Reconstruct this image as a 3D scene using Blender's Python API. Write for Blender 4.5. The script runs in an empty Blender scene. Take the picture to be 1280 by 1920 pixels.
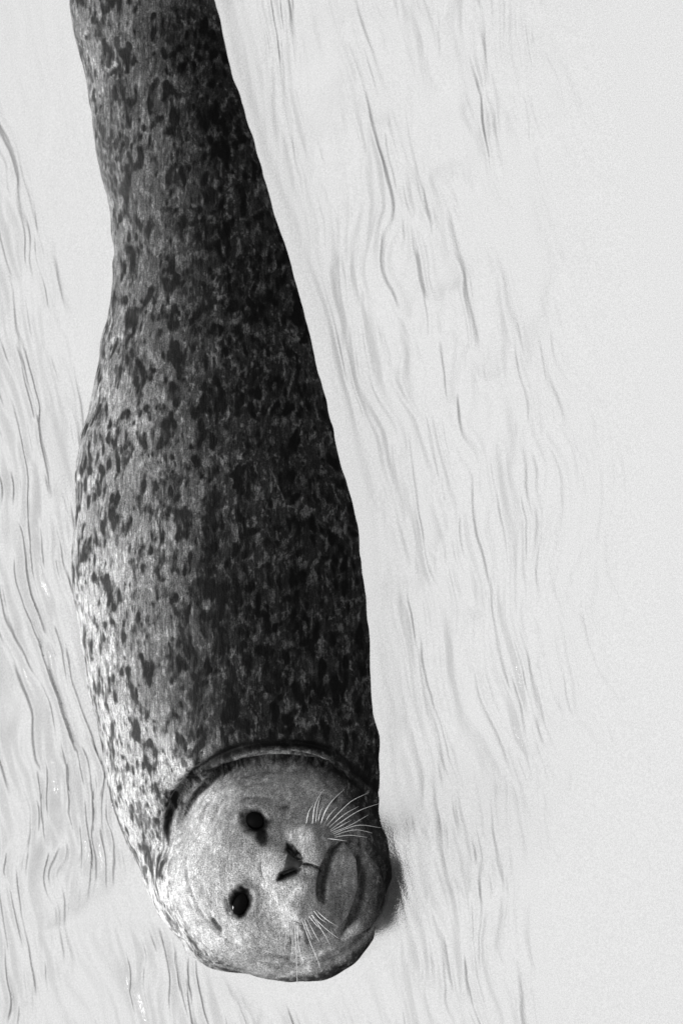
import bpy, bmesh, math, random
import numpy as np, time
T0 = time.time()
from mathutils import Matrix, Vector
rng = np.random.default_rng(7)
scene = bpy.context.scene
PI = math.pi

# ------------------------------------------------------------------ camera
TH = math.radians(68)            # the camera looks down on the water; the picture is turned on its side
S_, C_ = math.sin(TH), math.cos(TH)
K = 1/1600.0                     # metres per photograph pixel at the aim point
D = 9.0
R = np.array([0, -S_, -C_]); U = np.array([1.0, 0, 0]); B = np.array([0, -C_, S_])
cam_d = bpy.data.cameras.new('camera'); cam = bpy.data.objects.new('camera', cam_d)
scene.collection.objects.link(cam); scene.camera = cam
M3 = Matrix((R, U, B)).transposed()
cam.matrix_world = Matrix.Translation(Vector(B*D)) @ M3.to_4x4()
cam_d.sensor_fit = 'VERTICAL'; cam_d.sensor_height = 36
cam_d.lens = 36*D/(1920*K)
cam_d.clip_start = 0.5; cam_d.clip_end = 3000
cam_d.dof.use_dof = True; cam_d.dof.focus_distance = D-0.16; cam_d.dof.aperture_fstop = 5.6

# ------------------------------------------------------------------ light
SUN_EL, SUN_AZ = 22, 20          # behind the animal, a little towards its head
w = bpy.data.worlds.new('World'); scene.world = w; w.use_nodes = True
nt = w.node_tree; nt.nodes.clear()
sky = nt.nodes.new('ShaderNodeTexSky'); sky.sky_type = 'NISHITA'; sky.sun_disc = False
sky.sun_elevation = math.radians(SUN_EL)
sky.sun_rotation = math.radians(-SUN_AZ)
sky.air_density = 1.5; sky.dust_density = 4; sky.ozone_density = 1
# overcast: the clear sky only glimmers through an even cloud layer, brightest overhead and with an added glow lobe that brightens flat water
def wn(typ, op=None, *ins):
    nd = nt.nodes.new('ShaderNode'+typ)
    if op: nd.operation = op
    for i, v in enumerate(ins):
        if isinstance(v, (bpy.types.NodeSocket,)): nt.links.new(v, nd.inputs[i])
        else: nd.inputs[i].default_value = v
    return nd
bw = wn('RGBToBW', None, sky.outputs[0])
el, az = math.radians(SUN_EL), math.radians(SUN_AZ)
sdir = Vector((-math.sin(az)*math.cos(el), math.cos(az)*math.cos(el), math.sin(el)))
gdir = Vector((sdir.x*.1, sdir.y, sdir.z+2.1)).normalized()
vec = wn('TexCoord').outputs['Generated']
sepz = wn('SeparateXYZ', None, vec).outputs[2]
up = wn('Math', 'MAXIMUM', sepz, 0.0).outputs[0]
cie = wn('Math', 'MULTIPLY_ADD', up, 4.6, 1.6).outputs[0]
dot = wn('VectorMath', 'DOT_PRODUCT', vec, gdir).outputs['Value']
glow = wn('Math', 'POWER', wn('Math', 'MAXIMUM', dot, 0.0).outputs[0], 11.0).outputs[0]
cl = wn('Math', 'MULTIPLY', cie, wn('Math', 'MULTIPLY_ADD', glow, .9, .8).outputs[0]).outputs[0]
tot = wn('Math', 'MULTIPLY_ADD', bw.outputs[0], .15, cl).outputs[0]
bg = nt.nodes.new('ShaderNodeBackground'); out = nt.nodes.new('ShaderNodeOutputWorld')
nt.links.new(tot, bg.inputs[0]); nt.links.new(bg.outputs[0], out.inputs[0])
bg.inputs[1].default_value = 0.073
sd = bpy.data.lights.new('sun', 'SUN'); sun = bpy.data.objects.new('sun', sd); scene.collection.objects.link(sun)
sd.energy = 3.7; sd.angle = math.radians(14)
sun.rotation_euler = sdir.to_track_quat('Z', 'Y').to_euler()
scene.view_settings.view_transform = 'Standard'; scene.view_settings.look = 'None'
scene.view_settings.gamma = 1; scene.view_settings.use_curve_mapping = False
scene.view_settings.exposure = 0.5

# ------------------------------------------------------------------ helpers
def to_px(p):
    p = np.atleast_2d(p); u = p@R; v = p@U; ww = p@B; f = 1/(1-ww/D)
    return 640+u*f/K, 960-v*f/K, ww
def from_px(x, y, ww):
    f = 1-np.asarray(ww)/D
    u = (np.asarray(x)-640)*K*f; v = (960-np.asarray(y))*K*f
    return u[..., None]*R + v[..., None]*U + np.asarray(ww)[..., None]*B
def smooth(e0, e1, x):
    t = np.clip((x-e0)/(e1-e0), 0, 1); return t*t*(3-2*t)
def catmull(pts, n=10):
    pts = np.array(pts, float); P = np.vstack([2*pts[0]-pts[1], pts, 2*pts[-1]-pts[-2]]); o = []
    for i in range(1, len(P)-2):
        for t in np.linspace(0, 1, n, endpoint=False):
            a, b, c, d = P[i-1:i+3]
            o.append(0.5*(2*b+(c-a)*t+(2*a-5*b+4*c-d)*t*t+(3*b-a-3*c+d)*t**3))
    o.append(pts[-1]); return np.array(o)
def curve_dist(x, y, pts, n=8):
    """distance to a smooth curve and the parameter 0..1 along it"""
    c = catmull(pts, n); best = np.full(len(x), 1e9); par = np.zeros(len(x))
    for i in range(len(c)-1):
        a, b = c[i], c[i+1]; ab = b-a; L = ab@ab+1e-9
        t = np.clip(((x-a[0])*ab[0]+(y-a[1])*ab[1])/L, 0, 1)
        d = np.hypot(x-a[0]-t*ab[0], y-a[1]-t*ab[1]); m = d < best
        best[m] = d[m]; par[m] = ((i+t)/(len(c)-1))[m]
    return best, par
# value noise on arrays
_T = rng.random((64, 64, 64)).astype(np.float32)
def vnoise(x, y, z=0.0):
    x = np.asarray(x, float); y = np.asarray(y, float); z = np.broadcast_to(np.asarray(z, float), x.shape)
    xi, yi, zi = np.floor(x).astype(int), np.floor(y).astype(int), np.floor(z).astype(int)
    fx, fy, fz = x-xi, y-yi, z-zi
    fx, fy, fz = [f*f*f*(f*(f*6-15)+10) for f in (fx, fy, fz)]
    r = 0
    for a in (0, 1):
        for b in (0, 1):
            for c in (0, 1):
                r = r + _T[(xi+a) & 63, (yi+b) & 63, (zi+c) & 63]*(fx if a else 1-fx)*(fy if b else 1-fy)*(fz if c else 1-fz)
    return r
def fbm(x, y, z=0.0, o=4):
    r, a, t = 0, 1, 0
    for i in range(o):
        r = r+a*vnoise(x*2**i+i*7.3, y*2**i+i*3.1, np.asarray(z)*2**i+i*5.7); t += a; a *= .5
    return r/t
def new_mesh_obj(name, verts, faces, mat, parent=None, attrs=None):
    me = bpy.data.meshes.new(name)
    me.from_pydata([tuple(v) for v in verts], [], faces); me.update()
    for p in me.polygons: p.use_smooth = True
    for k, v in (attrs or {}).items():
        at = me.attributes.new(k, 'FLOAT', 'POINT'); at.data.foreach_set('value', np.asarray(v, np.float32))
    me.materials.append(mat)
    o = bpy.data.objects.new(name, me); scene.collection.objects.link(o)
    if parent: o.parent = parent
    return o
class NT:
    def __init__(s, name):
        s.m = bpy.data.materials.new(name); s.m.use_nodes = True; s.t = s.m.node_tree; s.t.nodes.clear()
        s.out = s.t.nodes.new('ShaderNodeOutputMaterial')
    def n(s, typ, ins=None, **kw):
        nd = s.t.nodes.new('ShaderNode'+typ)
        for k, v in kw.items(): setattr(nd, k, v)
        for k, v in (ins or {}).items(): s.set(nd, k, v)
        return nd
    def set(s, nd, k, v):
        if isinstance(v, bpy.types.NodeSocket): s.t.links.new(v, nd.inputs[k])
        elif isinstance(v, bpy.types.Node): s.t.links.new(v.outputs[0], nd.inputs[k])
        else: nd.inputs[k].default_value = v
    def math(s, op, a, b=0.0, c=None, clamp=False):
        nd = s.n('Math', {0: a, 1: b}, operation=op, use_clamp=clamp)
        if c is not None: s.set(nd, 2, c)
        return nd.outputs[0]
    def ramp(s, x, lo, hi, a=0.0, b=1.0):
        nd = s.n('MapRange', {0: x, 1: lo, 2: hi, 3: a, 4: b}, interpolation_type='SMOOTHSTEP'); return nd.outputs[0]
    def mix(s, f, a, b):     # float mix
        return s.math('ADD', s.math('MULTIPLY', a, s.math('SUBTRACT', 1.0, f)), s.math('MULTIPLY', b, f))
    def attr(s, name): return s.n('Attribute', attribute_name=name).outputs['Fac']
    def vmul(s, v, k):
        return s.n('VectorMath', {0: v, 1: k}, operation='MULTIPLY').outputs[0]
    def noise(s, v, scale, det=3, rough=.5, dist=0.0):
        return s.n('TexNoise', {'Vector': v, 'Scale': scale, 'Detail': det, 'Roughness': rough, 'Distortion': dist}).outputs[0]

# ------------------------------------------------------------------ materials
def water_material():
    t = NT('silver_water')
    co = t.n('NewGeometry').outputs['Position']
    rot = t.n('VectorRotate', {'Vector': co, 'Angle': math.radians(-8)}, rotation_type='Z_AXIS')
    v = t.vmul(rot.outputs[0], (0.28, 1.0, 1.0))
    calm = t.attr('calm')
    n1 = t.noise(v, 42, 4, .55, .6)
    n2 = t.noise(v, 300, 2, .6)
    n3 = t.noise(co, 700, 1, .6)
    h = t.math('MULTIPLY', t.math('ADD', t.math('MULTIPLY', n1, 0.0002), t.math('MULTIPLY', n2, 0.00003)), calm)
    h = t.math('ADD', h, t.math('MULTIPLY', n3, 0.00017))
    bump = t.n('Bump', {'Height': h, 'Strength': 1.0, 'Distance': 1.0})
    g4 = t.ramp(t.noise(co, 620, 2, .8), .3, .7, .80, 1.0)
    gl = t.n('BsdfGlossy', {'Color': t.n('CombineColor', {0: g4, 1: g4, 2: g4}), 'Roughness': .13, 'Normal': bump})
    df = t.n('BsdfDiffuse', {'Color': (.38, .38, .38, 1), 'Normal': bump})
    fr = t.n('Fresnel', {'IOR': 1.33, 'Normal': bump})
    fac = t.math('ADD', 0.72, fr.outputs[0], clamp=True)
    mx = t.n('MixShader', {0: fac, 1: df, 2: gl})
    t.t.links.new(mx.outputs[0], t.out.inputs[0]); return t.m

def fur_material():
    t = NT('spotted_wet_fur')
    co = t.n('TexCoord').outputs['Object']
    pale, black, head = t.attr('pale'), t.attr('pigment_shade'), t.attr('head')
    sc = t.n('VectorMath', {0: co, 1: (0.55, 1, 1)}, operation='MULTIPLY').outputs[0]
    hv = sc
    wob = t.n('TexNoise', {'Vector': co, 'Scale': 26.0, 'Detail': 3.0})
    wv = t.n('VectorMath', {0: wob.outputs['Color'], 1: (0.5, .5, .5)}, operation='SUBTRACT').outputs[0]
    wv = t.n('VectorMath', {0: wv, 1: (.016, .016, .016)}, operation='MULTIPLY').outputs[0]
    hv = t.n('VectorMath', {0: hv, 1: wv}, operation='ADD').outputs[0]
    # round dark spots
    vo = t.n('TexVoronoi', {'Vector': hv, 'Scale': 122.0, 'Randomness': 1.0}, feature='SMOOTH_F1')
    pick = t.noise(hv, 50, 2)
    rad = t.ramp(pick, .36, .66, .14, .60)
    fz = t.math('MULTIPLY', t.math('SUBTRACT', t.noise(t.vmul(co, (.35, 1, 1)), 260, 3, .7), .5), .5)
    spot = t.ramp(t.math('ADD', t.math('SUBTRACT', rad, vo.outputs['Distance']), fz), -.16, .22)
    vo2 = t.n('TexVoronoi', {'Vector': t.n('VectorMath', {0: hv, 1: (3.3, 1.7, .9)}, operation='ADD').outputs[0], 'Scale': 185.0}, feature='SMOOTH_F1')
    spot2 = t.ramp(t.math('ADD', t.math('SUBTRACT', t.ramp(t.noise(hv, 24, 1), .42, .66, .05, .5), vo2.outputs['Distance']), fz), -.12, .18)
    spot = t.math('MAXIMUM', spot, t.math('MULTIPLY', spot2, .8))
    # blotches and streaks
    blot = t.ramp(t.noise(hv, 88, 4, .65), .44, .60)
    light = t.ramp(t.noise(hv, 135, 4, .7), .48, .62)
    streak = t.noise(t.vmul(co, (.14, 1, 1)), 330, 4, .65)
    big = t.noise(co, 9, 2)
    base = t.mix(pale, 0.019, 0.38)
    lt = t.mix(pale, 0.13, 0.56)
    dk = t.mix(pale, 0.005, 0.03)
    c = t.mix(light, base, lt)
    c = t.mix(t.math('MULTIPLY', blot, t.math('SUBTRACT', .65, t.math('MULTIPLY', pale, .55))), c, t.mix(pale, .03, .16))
    c = t.mix(t.math('MULTIPLY', spot, t.attr('spots')), c, dk)
    c = t.math('MULTIPLY', c, t.mix(t.math('MULTIPLY', head, .7), t.ramp(streak, .3, .72, .55, 1.5), 1.0))
    c = t.math('MULTIPLY', c, t.ramp(big, .35, .65, .75, 1.2))
    grain = t.noise(co, 800, 2, .75)
    c = t.math('MULTIPLY', c, t.ramp(grain, .3, .7, .3, 1.7))
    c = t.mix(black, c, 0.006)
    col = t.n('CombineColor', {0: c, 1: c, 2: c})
    fur = t.noise(t.vmul(co, (.2, 1, 1)), 420, 4, .7)
    h = t.math('ADD', t.math('MULTIPLY', fur, .0012), t.math('MULTIPLY', grain, .0004))
    h = t.math('ADD', h, t.math('MULTIPLY', t.noise(co, 60, 3), .0012))
    bump = t.n('Bump', {'Height': h, 'Strength': .8, 'Distance': 1.0})
    bs = t.n('BsdfPrincipled', {'Base Color': col, 'Roughness': .55, 'Normal': bump, 'Specular IOR Level': .08})
    t.t.links.new(bs.outputs[0], t.out.inputs[0]); return t.m
def simple(name, c, rough, spec=.5):
    t = NT(name)
    n = t.noise(t.n('TexCoord').outputs['Object'], 300, 2)
    k = t.ramp(n, .3, .7, c*.75, c*1.2)
    bs = t.n('BsdfPrincipled', {'Base Color': t.n('CombineColor', {0: k, 1: k, 2: k}), 'Roughness': rough, 'Specular IOR Level': spec})
    t.t.links.new(bs.outputs[0], t.out.inputs[0]); return t.m
M_water, M_fur = water_material(), fur_material()
M_eye = simple('wet_black_eye', .002, .12, .10)
M_nose = simple('nose_leather', .035, .45, .4)
M_whisk = simple('pale_whisker', .75, .4, .5)

# ------------------------------------------------------------------ seal: implicit body
edge = [ # photo row, far side silhouette, near waterline, centre height / half height
 (-820, 60, 175, -1.3), (-650, 40, 255, -.8), (-400, 60, 320, -.45), (-200, 90, 365, -.15), (0, 132, 405, .05), (100, 155, 427, .08), (230, 176, 466, .1),
 (350, 200, 502, .1), (470, 219, 538, .1), (560, 210, 561, .1), (690, 182, 592, .1), (800, 155, 624, .1), (920, 135, 655, .1),
 (1020, 130, 675, .12), (1110, 132, 686, .12), (1200, 142, 690, .12), (1300, 160, 698, .12), (1400, 184, 708, .12),
 (1480, 200, 708, .1), (1550, 222, 706, .1), (1620, 252, 690, .08), (1690, 300, 630, .05), (1740, 345, 570, 0), (1775, 390, 530, 0)]
E = np.array(edge, float); E[:, 2] += 6+14*smooth(200, 900, E[:, 0]); E[:, 1] -= 12
E[:, 3] = np.where(E[:, 0] > -300, -.36, E[:, 3])
Xs = []; CY = []; CZ = []; RY = []; RZ = []
for py, pl, pr, f in E:
    q = .84
    uR = (pr-640)*K; uL = (pl-640)*K*(1-.08/D)
    c1 = math.sqrt(max(1-f*f, .02))
    ry = (uR-uL)/(c1*S_+f*q*C_+math.sqrt(S_*S_+q*q*C_*C_))
    if f < -.3:      # tail end sinks away under the water
        ry = (uR-uL)/2/.9; q = .7; c1 = 1
    Xs.append((960-py)*K*(1-.05/D)); RY.append(ry); RZ.append(q*ry); CY.append(-uR/S_+ry*c1); CZ.append(f*q*ry)
o_ = np.argsort(Xs); Xs, CY, CZ, RY, RZ = [np.array(a)[o_] for a in (Xs, CY, CZ, RY, RZ)]
XX = np.linspace(Xs[0], Xs[-1], 400)
def sm(a):
    b = np.interp(XX, Xs, a); k = np.hanning(15); k /= k.sum(); bp = np.pad(b, 7, 'reflect', reflect_type='odd'); return np.convolve(bp, k, 'valid')
CYs, CZs, RYs, RZs = sm(CY), sm(CZ), sm(RY), sm(RZ)
# ------------------------------------------------------------------ water
def soft(r): r = np.clip(r, 0, 1); return r*r*(3-2*r)
def water_height(X, Y):
    px, py, _ = to_px(np.stack([X, Y, 0*X], -1).reshape(-1, 3)); px = px.reshape(X.shape); py = py.reshape(X.shape)
    # ripples run along the animal, leaning with its side
    a = math.radians(-13); xr = X*math.cos(a)-Y*math.sin(a); yr = X*math.sin(a)+Y*math.cos(a)
    wx = (fbm(xr*4, yr*7, 2.2, 3)-.5); wy = (fbm(xr*5+9, yr*9, 6.1, 3)-.5)
    x1 = xr+wx*.14+(fbm(xr*18, yr*30, 1.7, 3)-.5)*.045; y1 = yr+wy*.075+(fbm(xr*20+5, yr*34, 3.7, 3)-.5)*.008
    def rid(fx, fy, z, k, o): return soft(1-np.abs(2*fbm(x1*fx, y1*fy, z, o)-1)*k)
    m1 = smooth(.42, .62, fbm(x1*3.4+3, y1*7.3+1, 9.9, 3)); m2 = smooth(.42, .60, fbm(x1*4.4+8, y1*9.3+5, 4.9, 3))
    far = smooth(.08, .36, -(Y+.05))                    # calmer away from the animal on the near side
    head_end = 1-smooth(-.45, .35, X)
    back = smooth(.10, .20, Y)                          # stronger behind it and round the head
    amp = (.60+.28*back+.28*head_end*(.4+.6*back))*(1-.9*far)
    rip = (rid(2.6, 15, 1.3, 2.2, 3)*.0026*(.1+m1)+rid(5, 30, 3.3, 2.0, 3)*.0017*(.2+m2)+rid(8, 62, 5.3, 1.7, 3)*.0012*(.25+m2)+rid(12, 105, 7.3, 1.6, 2)*.0006*(.4+m1))*amp
    
    # a low swell that hugs the animal's waterline
    near = np.interp(X, XX, CYs-RYs*np.sqrt(np.clip(1-(CZs/RZs)**2, 0, 1)))-Y
    keep = np.maximum(.12+.88*smooth(.005, .05, near)+.88*(1-smooth(-.36, -.28, near)), 1-smooth(-.52, -.47, X))
    hc = from_px(np.array(550.), np.array(1622.), np.array(-.04)); hd = np.hypot(X-hc[0], Y-hc[1])
    rip = rip*np.clip(keep, 0, 1)*(.08+.92*smooth(.145, .21, hd))
    rip = rip+.0006*soft(1-np.abs(near-.018-.012*(fbm(xr*9, yr*3, 5.5, 2)-.5)*2)/.012)*smooth(.45, .6, fbm(xr*6, yr*2+4, 8.5, 2))
    h = rip
    h = h+(fbm(xr*1.8, yr*4.1, 4.4, 2)-.5)*.0045*(1-.6*far)
    return h, (1-.85*far), rip
def grid_axis(lo, hi, step, far, g=1.16):
    a = list(np.arange(lo, hi+step/2, step)); s = step
    while a[-1] < far: s *= g; a.append(a[-1]+s)
    s = step
    while a[0] > -far: s *= g; a.insert(0, a[0]-s)
    return np.array(a)
ax = grid_axis(-.70, .70, .0036, 900); ay = grid_axis(-.56, .56, .0016, 900)
GX, GY = np.meshgrid(ax, ay, indexing='ij')
H, CA, RIP = water_height(GX, GY)
dist = np.hypot(GX, GY); H *= 1-smooth(3, 12, dist)*.0
stepx = np.gradient(ax)[:, None]+0*GY; stepy = np.gradient(ay)[None, :]+0*GX
RIP *= 1-smooth(.008, .03, stepy); H *= 1-smooth(.02, .12, np.maximum(stepx, stepy*1.5))
nx, ny = GX.shape
V = np.stack([GX, GY-(1.3+1.3*smooth(.0, .15, GY))*RIP, H], -1).reshape(-1, 3)
idx = np.arange(nx*ny).reshape(nx, ny)
F = np.stack([idx[:-1, :-1], idx[1:, :-1], idx[1:, 1:], idx[:-1, 1:]], -1).reshape(-1, 4)
water = new_mesh_obj('water', V, F.tolist(), M_water, attrs={'calm': CA.ravel()})
water['kind'] = 'structure'
water['label'] = 'pale silvery rippled water around the floating seal'

def body_sdf(p):
    x = p[:, 0]; cy, cz, ry, rz = [np.interp(x, XX, a) for a in (CYs, CZs, RYs, RZs)]
    e0 = XX[0]-x; e1 = x-XX[-1]
    over = np.maximum(np.maximum(e0, e1), 0)/.6
    q = np.sqrt(((p[:, 1]-cy)/ry)**2+((p[:, 2]-cz)/rz)**2+(over*.6/np.minimum(ry, rz)*1.6)**2)
    return (q-1)*np.minimum(ry, rz)*.95
# head axes in camera space, tilted like the face
TL = math.atan2(30, 150)
HC = from_px(np.array(550.), np.array(1622.), np.array(-.040))
ea = -math.sin(TL)*R - math.cos(TL)*U      # across the face
eb = math.cos(TL)*R - math.sin(TL)*U       # down the face
def rotm(ax_, ang):
    return np.array(Matrix.Rotation(ang, 3, Vector(ax_)))
def ell(p, c, ra, rb, rc):
    d = p-c; q = np.sqrt((d@ea/ra)**2+(d@eb/rb)**2+(d@B/rc)**2); return (q-1)*min(ra, rb, rc)
def smin(a, b, k):
    h = np.clip(.5+.5*(b-a)/k, 0, 1); return b*(1-h)+a*h-k*h*(1-h)
def at(a, b, c):   # metres in head axes, from the head centre
    return HC+a*ea+b*eb+c*B
hell = [ # a, b, c, radii, blend
 (0, 0, 0, .137, .137, .100, 0), (.006, -.036, .030, .095, .080, .082, .035), (.0, .030, .060, .070, .048, .062, .03),
 (-.026, .028, .106, .034, .028, .036, .011), (.034, .028, .103, .038, .030, .036, .011), (.0, -.004, .104, .022, .030, .030, .02),
 (.008, .074, .066, .058, .026, .044, .016), (.006, .098, .035, .070, .024, .042, .008), (.055, .055, .004, .060, .056, .060, .03)]
def head_sdf(p):
    f = None
    for a, b, c, ra, rb, rc, k in hell:
        e = ell(p, at(a, b, c), ra, rb, rc); f = e if f is None else smin(f, e, k)
    return f
# grooves (+depth) and ridges (-depth) drawn over the front of the animal: curve, width px, depth m
grooves = [
 ([(312, 1600), (316, 1540), (338, 1484), (380, 1440), (430, 1412), (480, 1398), (545, 1394), (610, 1408), (665, 1446), (716, 1496)], 8, .004),
 ([(360, 1490), (410, 1446), (465, 1424), (530, 1414), (590, 1424), (622, 1438)], 7, .009),
 ([(340, 1520), (380, 1474), (440, 1440)], 4, .002), ([(470, 1440), (540, 1428), (610, 1445)], 3.5, .002),
 ([(642, 1574), (624, 1600), (610, 1632), (603, 1664), (606, 1696)], 7, .011),
 ([(568, 1621), (585, 1624), (604, 1634)], 3, .004),
 ([(650, 1556), (670, 1600), (679, 1648), (669, 1700), (640, 1750)], 8, .012),
 ([(690, 1580), (708, 1630), (713, 1680), (690, 1742), (650, 1780)], 7, .008),
 ([(715, 1610), (730, 1660), (722, 1715), (690, 1760), (640, 1795), (590, 1812)], 5, .003),
 ([(500, 1518), (512, 1535), (508, 1556), (494, 1574)], 2.5, .001), ([(512, 1516), (520, 1536), (514, 1560)], 2.5, .0006),
 ([(474, 1672), (472, 1692), (462, 1712), (446, 1720)], 2.5, .002), ([(424, 1680), (426, 1700), (432, 1716)], 2.5, .0015),
 ([(372, 1560), (388, 1510), (425, 1470), (480, 1448), (545, 1444), (610, 1460)], 3, .0014), ([(395, 1550), (420, 1500), (470, 1470), (530, 1464)], 3, .001),
 ([(350, 1600), (352, 1650), (372, 1700), (410, 1750), (460, 1785)], 3, .001), ([(470, 1800), (530, 1812), (600, 1800), (650, 1775)], 4, .0016),
 ([(500, 1790), (560, 1795), (615, 1782)], 3.5, .0014), ([(640, 1480), (680, 1520), (705, 1570)], 4, .0016), ([(452, 1496), (480, 1492), (506, 1498)], 3, .0012), ([(395, 1720), (405, 1735), (418, 1748)], 4, .003),
 ([(522, 1516), (540, 1512)], 3, .0016), ([(640, 1700), (620, 1735), (590, 1765)], 3, .0015),
 ([(540, 1585), (550, 1598), (563, 1610)], 4.5, .006), ([(523, 1648), (538, 1638), (560, 1630)], 5, .006)]
ridges = [
 ([(330, 1540), (352, 1490), (405, 1438), (470, 1412), (545, 1404), (610, 1416), (660, 1450), (706, 1498)], 8, .004),
 ([(648, 1590), (662, 1640), (652, 1690), (630, 1735)], 15, .0045),
 ([(692, 1600), (704, 1650), (690, 1705), (655, 1755)], 8, .006),
 ([(535, 1570), (570, 1558), (600, 1556)], 16, .003), ([(510, 1672), (540, 1700), (575, 1712)], 18, .003)]
def relief(p):
    x, y, ww = to_px(p); d = np.zeros(len(p))
    m = (y > 1350) & (y < 1870) & (ww > -.12)
    if not m.any(): return d
    xm, ym = x[m], y[m]; e = np.zeros(m.sum())
    for L, sgn in ((grooves, 1.5), (ridges, -1.5)):
        for pts, wd, dep in L:
            dd, par = curve_dist(xm, ym, pts, 5)
            taper = np.minimum(1, np.minimum(par, 1-par)*5+.15)
            e += sgn*dep*(1.5 if wd >= 6 and dep > .004 else 1.2)*taper*np.exp(-(dd/(wd))**2)
    # eye sockets
    for (ex, ey, rx, ry, an) in EYES:
        ca, sa = math.cos(an), math.sin(an); dx, dy = xm-ex, ym-ey
        r = np.hypot((dx*ca+dy*sa)/rx, (-dx*sa+dy*ca)/ry)
        e += .010*np.exp(-(r/.95)**4)-.0009*np.exp(-((r-1.45)/.35)**2)
    d[m] = e
    return d
EYES = [(480, 1542, 23, 21, 0.5), (452, 1690, 19, 27, .25)]
def F_(p):
    b = body_sdf(p); h = head_sdf(p)
    x, y, ww = to_px(p)
    up_side = (1-smooth(1530, 1600, y))*smooth(-.09, -.02, ww)*(1-smooth(600, 680, x))
    b = b+.050*(1-.75*smooth(1450, 1560, y))*np.exp(-(np.maximum(h, 0)/.018)**2)*up_side
    s = smin(b, h, .005+.07*smooth(1530, 1680, y)*(1-smooth(380, 520, x)))
    s = s-(fbm(p[:, 0]*45, p[:, 1]*45, p[:, 2]*45, 2)-.5)*.0022
    # loose skin: long soft folds across the neck and shoulders
    s = s-(fbm(p[:, 0]*14, p[:, 1]*9, p[:, 2]*9, 3)-.5)*.007
    return s
# starting surface: voxel remesh of rough solids, then pulled on to the implicit surface
bm = bmesh.new()
ring = 40; rows = []
for i in np.linspace(0, len(XX)-1, 70).astype(int):
    rows.append([bm.verts.new((XX[i], CYs[i]+RYs[i]*math.cos(t), CZs[i]+RZs[i]*math.sin(t))) for t in np.linspace(0, 2*PI, ring, endpoint=False)])
for a_, b_ in zip(rows[:-1], rows[1:]):
    for j in range(ring): bm.faces.new((a_[j], a_[(j+1) % ring], b_[(j+1) % ring], b_[j]))
bm.faces.new(rows[0][::-1]); bm.faces.new(rows[-1])
for a, b, c, ra, rb, rc, k in hell:
    mt = Matrix((ea, eb, B)).transposed().to_4x4(); mt.translation = Vector(at(a, b, c))
    bmesh.ops.create_uvsphere(bm, u_segments=40, v_segments=24, radius=1, matrix=mt @ Matrix.Diagonal((ra*1.02, rb*1.02, rc*1.02, 1)))
bmesh.ops.recalc_face_normals(bm, faces=bm.faces)
me = bpy.data.meshes.new('rough'); bm.to_mesh(me); bm.free()
tmp = bpy.data.objects.new('rough', me); scene.collection.objects.link(tmp)
rm = tmp.modifiers.new('r', 'REMESH'); rm.mode = 'VOXEL'; rm.voxel_size = .0019
dg = bpy.context.evaluated_depsgraph_get(); dg.update()
em = tmp.evaluated_get(dg).to_mesh()
n = len(em.vertices); P = np.empty(n*3); em.vertices.foreach_get('co', P); P = P.reshape(-1, 3)
faces = [tuple(p.vertices) for p in em.polygons]
edges = np.empty(len(em.edges)*2, int); em.edges.foreach_get('vertices', edges); edges = edges.reshape(-1, 2)
tmp.evaluated_get(dg).to_mesh_clear(); bpy.data.objects.remove(tmp); bpy.data.meshes.remove(me)
deg = np.bincount(edges.ravel(), minlength=n)[:, None]
def lap(Q):
    s = np.zeros_like(Q)
    for k in range(3):
        s[:, k] = np.bincount(edges[:, 0], Q[edges[:, 1], k], n)+np.bincount(edges[:, 1], Q[edges[:, 0], k], n)
    return s/deg-Q
FA = np.array(faces)
def normals(P):
    fn = np.cross(P[FA[:, 2]]-P[FA[:, 0]], P[FA[:, 3]]-P[FA[:, 1]]); N = np.zeros_like(P)
    for c in range(4):
        for k in range(3): N[:, k] += np.bincount(FA[:, c], fn[:, k], n)
    return N/(np.linalg.norm(N, axis=1, keepdims=True)+1e-12)
def project(P, it):
    for _ in range(it):
        P = P-normals(P)*np.clip(F_(P), -.01, .01)[:, None]*.9
    return P
for _ in range(8): P = P+.5*lap(P)
for _ in range(3): P = project(P, 2); P = P+.5*lap(P); P = P+.5*lap(P)
P = project(P, 1)
for _ in range(3): P = P+.3*lap(P)
xq, yq, wq = to_px(P); hq = head_sdf(P); band = ((np.abs(hq) < .022) & (yq < 1640) & (wq > -.09))[:, None]
for _ in range(10): P = np.where(band, P+.45*lap(P), P)
N_ = normals(P); face_on = smooth(.12, .5, N_@B)
P = P-N_*(relief(P)*face_on)[:, None]
P = P+.2*lap(P)
print('seal verts', n, time.time()-T0)
# ---- colour attributes (coat colouring, with light and shade painted in)
x, y, ww = to_px(P)
def in_head(x, y):
    dx, dy = x-530, y-1618; return 1-smooth(.96, 1.06, np.hypot(dx/213, dy/214))
head = in_head(x, y)*(ww > -.1)
neck = smooth(1260, 1500, y+ (300-x)*.5)*(1-smooth(330, 460, x))
crown = smooth(.70, 1.0, np.hypot((x-530)/213, (y-1618)/214))*smooth(-.2, .7, ((x-530)*.55-(y-1618)*.83)/213)  # upper-right head darkened in colour as shade; also brings in spots
pale = np.clip(head*(.92-.55*crown-.45*smooth(570, 680, x)*(1-smooth(1540, 1620, y))-.24*smooth(590, 660, x)-.45*smooth(660, 720, x)*(1-smooth(1700, 1790, y)))+neck*.95+.75*(1-smooth(140, 440, x))*(.45+.55*smooth(300, 1200, y)), 0, 1)  # far rim painted lighter as lit, right face and throat darker as shaded
spots = np.clip(1-head*(.78-.6*crown), 0, 1)
pig_shade = np.zeros(n)
NZ = (fbm(x/11, y/11, 1.0, 3)-.5)*.7
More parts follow.
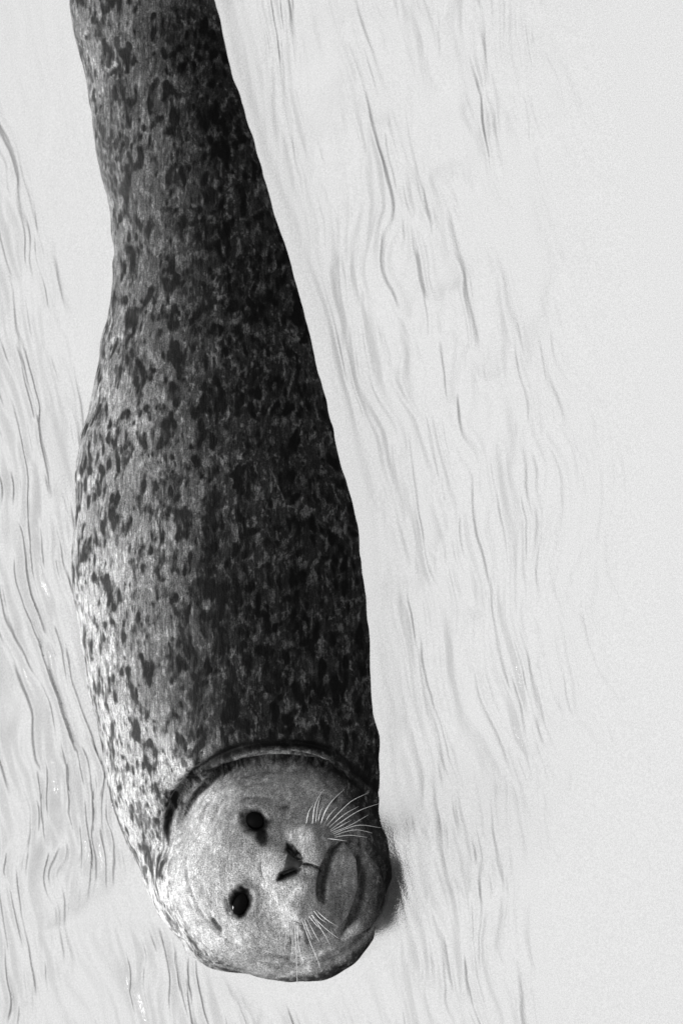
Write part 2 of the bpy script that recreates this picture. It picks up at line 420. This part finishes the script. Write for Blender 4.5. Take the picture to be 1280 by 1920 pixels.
def blob(cx, cy, rx, ry, an=0, k=1.0, soft=.35):
    ca, sa = math.cos(an), math.sin(an); dx, dy = x-cx, y-cy
    r = np.hypot((dx*ca+dy*sa)/rx, (-dx*sa+dy*ca)/ry)+NZ
    return k*(1-smooth(1-soft, 1+soft, r))*(ww > -.04)
for b_ in [blob(480, 1540, 28, 24, .5, 1, .3), blob(490, 1565, 12, 20, -.2, .95, .5), blob(452, 1690, 22, 32, .3, 1, .3), blob(462, 1664, 9, 14, .4, .7, .6),
           blob(406, 1735, 5, 16, -.6, .7, .6), blob(533, 1514, 9, 4, 0, .6, .6)]: pig_shade = np.maximum(pig_shade, b_)
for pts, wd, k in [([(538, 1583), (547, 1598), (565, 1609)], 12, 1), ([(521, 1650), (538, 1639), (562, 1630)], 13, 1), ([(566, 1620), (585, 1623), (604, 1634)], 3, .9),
                   ([(640, 1578), (622, 1600), (611, 1632), (605, 1664), (606, 1694)], 8, .88), ([(668, 1600), (680, 1648), (671, 1700), (640, 1752)], 8, .7)]:  # last curve: shade of the chin crease painted into the coat
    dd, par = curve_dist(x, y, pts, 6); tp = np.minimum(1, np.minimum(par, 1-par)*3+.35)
    pig_shade = np.maximum(pig_shade, k*(1-smooth(.3, 1.4, dd/(wd*tp)+NZ*.6))*(ww > -.06))
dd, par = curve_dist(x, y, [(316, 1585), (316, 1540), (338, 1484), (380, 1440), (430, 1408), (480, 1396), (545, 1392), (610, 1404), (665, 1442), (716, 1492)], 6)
pig_shade = np.maximum(pig_shade, .85*(1-smooth(.3, 1.3, dd/(13*np.minimum(1, np.minimum(par, 1-par)*6+.2))+NZ*.5)))  # neck fold: crease shade painted as a dark band in the coat
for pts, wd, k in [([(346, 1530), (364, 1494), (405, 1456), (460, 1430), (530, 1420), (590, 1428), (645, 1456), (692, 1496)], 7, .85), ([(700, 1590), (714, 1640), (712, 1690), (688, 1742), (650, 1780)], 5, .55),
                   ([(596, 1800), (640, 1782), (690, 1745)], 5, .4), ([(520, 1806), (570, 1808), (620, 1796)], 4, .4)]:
    dd, par = curve_dist(x, y, pts, 6); pig_shade = np.maximum(pig_shade, k*(1-smooth(.2, 1.4, dd/(wd*np.minimum(1, np.minimum(par, 1-par)*4+.2))+NZ*.9))*(ww > -.08))  # inner neck fold and throat creases, their shade painted dark
# follicle marks behind the whisker roots
for (fx, fy, an) in [(546, 1738, 0), (552, 1742, 0), (566, 1738, -.2), (572, 1750, -.3), (580, 1733, -.5), (590, 1728, -.7), (598, 1722, -.8), (560, 1760, 0), (545, 1764, .1), (575, 1764, -.2),
                     (628, 1500, .5), (646, 1512, .8), (664, 1500, .8), (676, 1488, .7), (600, 1500, .3)]:
    pig_shade = np.maximum(pig_shade, blob(fx, fy, 3.5, 9, an, .75, .6))
seal = new_mesh_obj('seal', P, faces, M_fur, attrs={'head': head, 'pale': pale, 'pigment_shade': pig_shade, 'spots': spots})
seal['label'] = 'spotted harbour seal floating in pale water with its whiskered face turned to the viewer'
seal['category'] = 'seal'

# ------------------------------------------------------------------ face parts
from mathutils.bvhtree import BVHTree
hm = np.where((y > 1330) & (ww > -.1))[0]; keep = np.zeros(n, bool); keep[hm] = True
bf = FA[keep[FA].all(1)]; rem = np.full(n, -1); rem[hm] = np.arange(len(hm))
tree = BVHTree.FromPolygons([Vector(v) for v in P[hm]], rem[bf].tolist())
def surf_w(px_, py_):
    """depth of the seal's surface under a photo pixel"""
    r_ = []
    for a, b in zip(np.atleast_1d(px_), np.atleast_1d(py_)):
        o = B*D; t = from_px(np.array(float(a)), np.array(float(b)), np.array(0.0)); d = (t-o)/np.linalg.norm(t-o)
        hit = tree.ray_cast(Vector(o), Vector(d))[0]
        r_.append(-.5 if hit is None else float(np.array(hit)@B))
    return np.array(r_)
for (ex, ey, rx, ry, an) in EYES:
    wv = surf_w([ex-rx*1.5, ex+rx*1.5, ex, ex], [ey, ey, ey-ry*1.5, ey+ry*1.5]).mean()
    r = .0150; ca, sa = math.cos(an), math.sin(an); d1 = ca*R-sa*U; d2 = -sa*R-ca*U
    c = from_px(np.array(float(ex)), np.array(float(ey)), np.array(wv-.0165))
    bm = bmesh.new(); bmesh.ops.create_uvsphere(bm, u_segments=32, v_segments=20, radius=r)
    vs = [v.co.x*rx/21*d1+v.co.y*ry/21*d2+v.co.z*B*.9+c for v in bm.verts]; fs = [[v.index for v in f.verts] for f in bm.faces]; bm.free()
    new_mesh_obj('eye', vs, fs, M_eye, seal)
# nose pad between the nostrils
gx = 15; pad = []; pfs = []
for i in range(gx):
    for j in range(gx):
        s, t_ = i/(gx-1), j/(gx-1)
        cx = 532+ s*36 - 4*(t_-.5); half = (1-s)*27+5
        pad.append((cx - 6*(t_-.5)*(1-s)*2, 1617+4*s+(t_-.5)*2*half, s, t_))
pad = np.array(pad); wv = surf_w(pad[:, 0], pad[:, 1])
wv = np.convolve(wv, np.ones(3)/3, 'same') if False else wv
bul = (1-(2*pad[:, 2]-1)**6)*(1-(2*pad[:, 3]-1)**4)
wmed = np.median(wv)
pw = np.where(bul > 0, wv, wv)*1.0+(bul-.55)*.0025
pv = from_px(pad[:, 0], pad[:, 1], pw)
pfs = [(i*gx+j, (i+1)*gx+j, (i+1)*gx+j+1, i*gx+j+1) for i in range(gx-1) for j in range(gx-1)]
new_mesh_obj('nose', pv, pfs, M_nose, seal)

# ------------------------------------------------------------------ whiskers
def whisker(pts, lift=.022, r0=.0006):
    c = catmull(pts, 6); m = len(c)
    w0 = surf_w([c[0, 0]], [c[0, 1]])[0]
    ss = np.linspace(0, 1, m); wsf = surf_w(c[:, 0], c[:, 1])
    wv = w0-.003+lift*ss**.8-.010*ss**2; wv = np.where(ss > .12, np.maximum(wv, np.where(np.abs(wsf-w0) < .2, wsf+.0015, wv)), wv)
    wv[0] = w0-.004
    q = from_px(c[:, 0], c[:, 1], wv); vs = []; fs = []
    k = 6
    for i in range(m):
        t = q[min(i+1, m-1)]-q[max(i-1, 0)]; t /= np.linalg.norm(t)
        a = np.cross(t, [0, 0, 1.]); a /= np.linalg.norm(a); b = np.cross(t, a); r = r0*(1-.75*ss[i])
        for j in range(k):
            vs.append(q[i]+r*(math.cos(2*PI*j/k)*a+math.sin(2*PI*j/k)*b))
    for i in range(m-1):
        for j in range(k): fs.append((i*k+j, i*k+(j+1) % k, (i+1)*k+(j+1) % k, (i+1)*k+j))
    fs.append(tuple(range(k))[::-1]); fs.append(tuple(range((m-1)*k, m*k)))
    new_mesh_obj('whisker', vs, fs, M_whisk, seal)
W = [[(585.7, 1546), (589, 1517), (595, 1499), (606, 1481)], [(603, 1540), (611, 1518), (625, 1499), (645, 1480)],
     [(611, 1550), (634, 1525), (659, 1502), (691, 1486)], [(617, 1558), (640, 1541), (673, 1520), (712, 1506)],
     [(622, 1565), (648, 1554), (675, 1547), (714, 1552)], [(625, 1568), (645, 1560), (670, 1556), (698, 1562)],
     [(574, 1545), (579, 1522), (588, 1508)], [(608, 1545), (618, 1528), (632, 1513)], [(615, 1553), (632, 1538), (650, 1524), (672, 1512)],
     [(618, 1560), (638, 1549), (658, 1538)], [(596, 1543), (600, 1525), (608, 1508)], [(612, 1572), (630, 1574), (650, 1577)],
     [(552, 1728), (555, 1770), (557, 1829), (556.6, 1858)], [(566, 1724), (580, 1763), (596, 1802), (600, 1816)],
     [(558, 1728), (559, 1755), (558, 1776)], [(574, 1720), (590, 1751), (600, 1768)], [(581, 1712), (608, 1739), (636, 1761)],
     [(587, 1706), (600, 1722), (612, 1730)], [(543, 1728), (536, 1755), (534, 1784)], [(570, 1722), (578, 1745), (586, 1762)], [(547, 1724), (546, 1750), (548, 1772)],
             [(578, 1716), (592, 1733), (604, 1745)], [(592, 1545), (595, 1515), (601, 1492)], [(620, 1562), (655, 1548), (690, 1528)], [(625, 1570), (655, 1566), (688, 1570)],
         [(600, 1548), (608, 1526), (619, 1507)], [(556, 1730), (561, 1776), (570, 1812)], [(584, 1716), (604, 1745), (618, 1770)], [(550, 1724), (549, 1765), (545, 1800)], [(590, 1704), (612, 1724), (634, 1738)]]
for p_ in W: whisker(p_)

print('script', time.time()-T0)
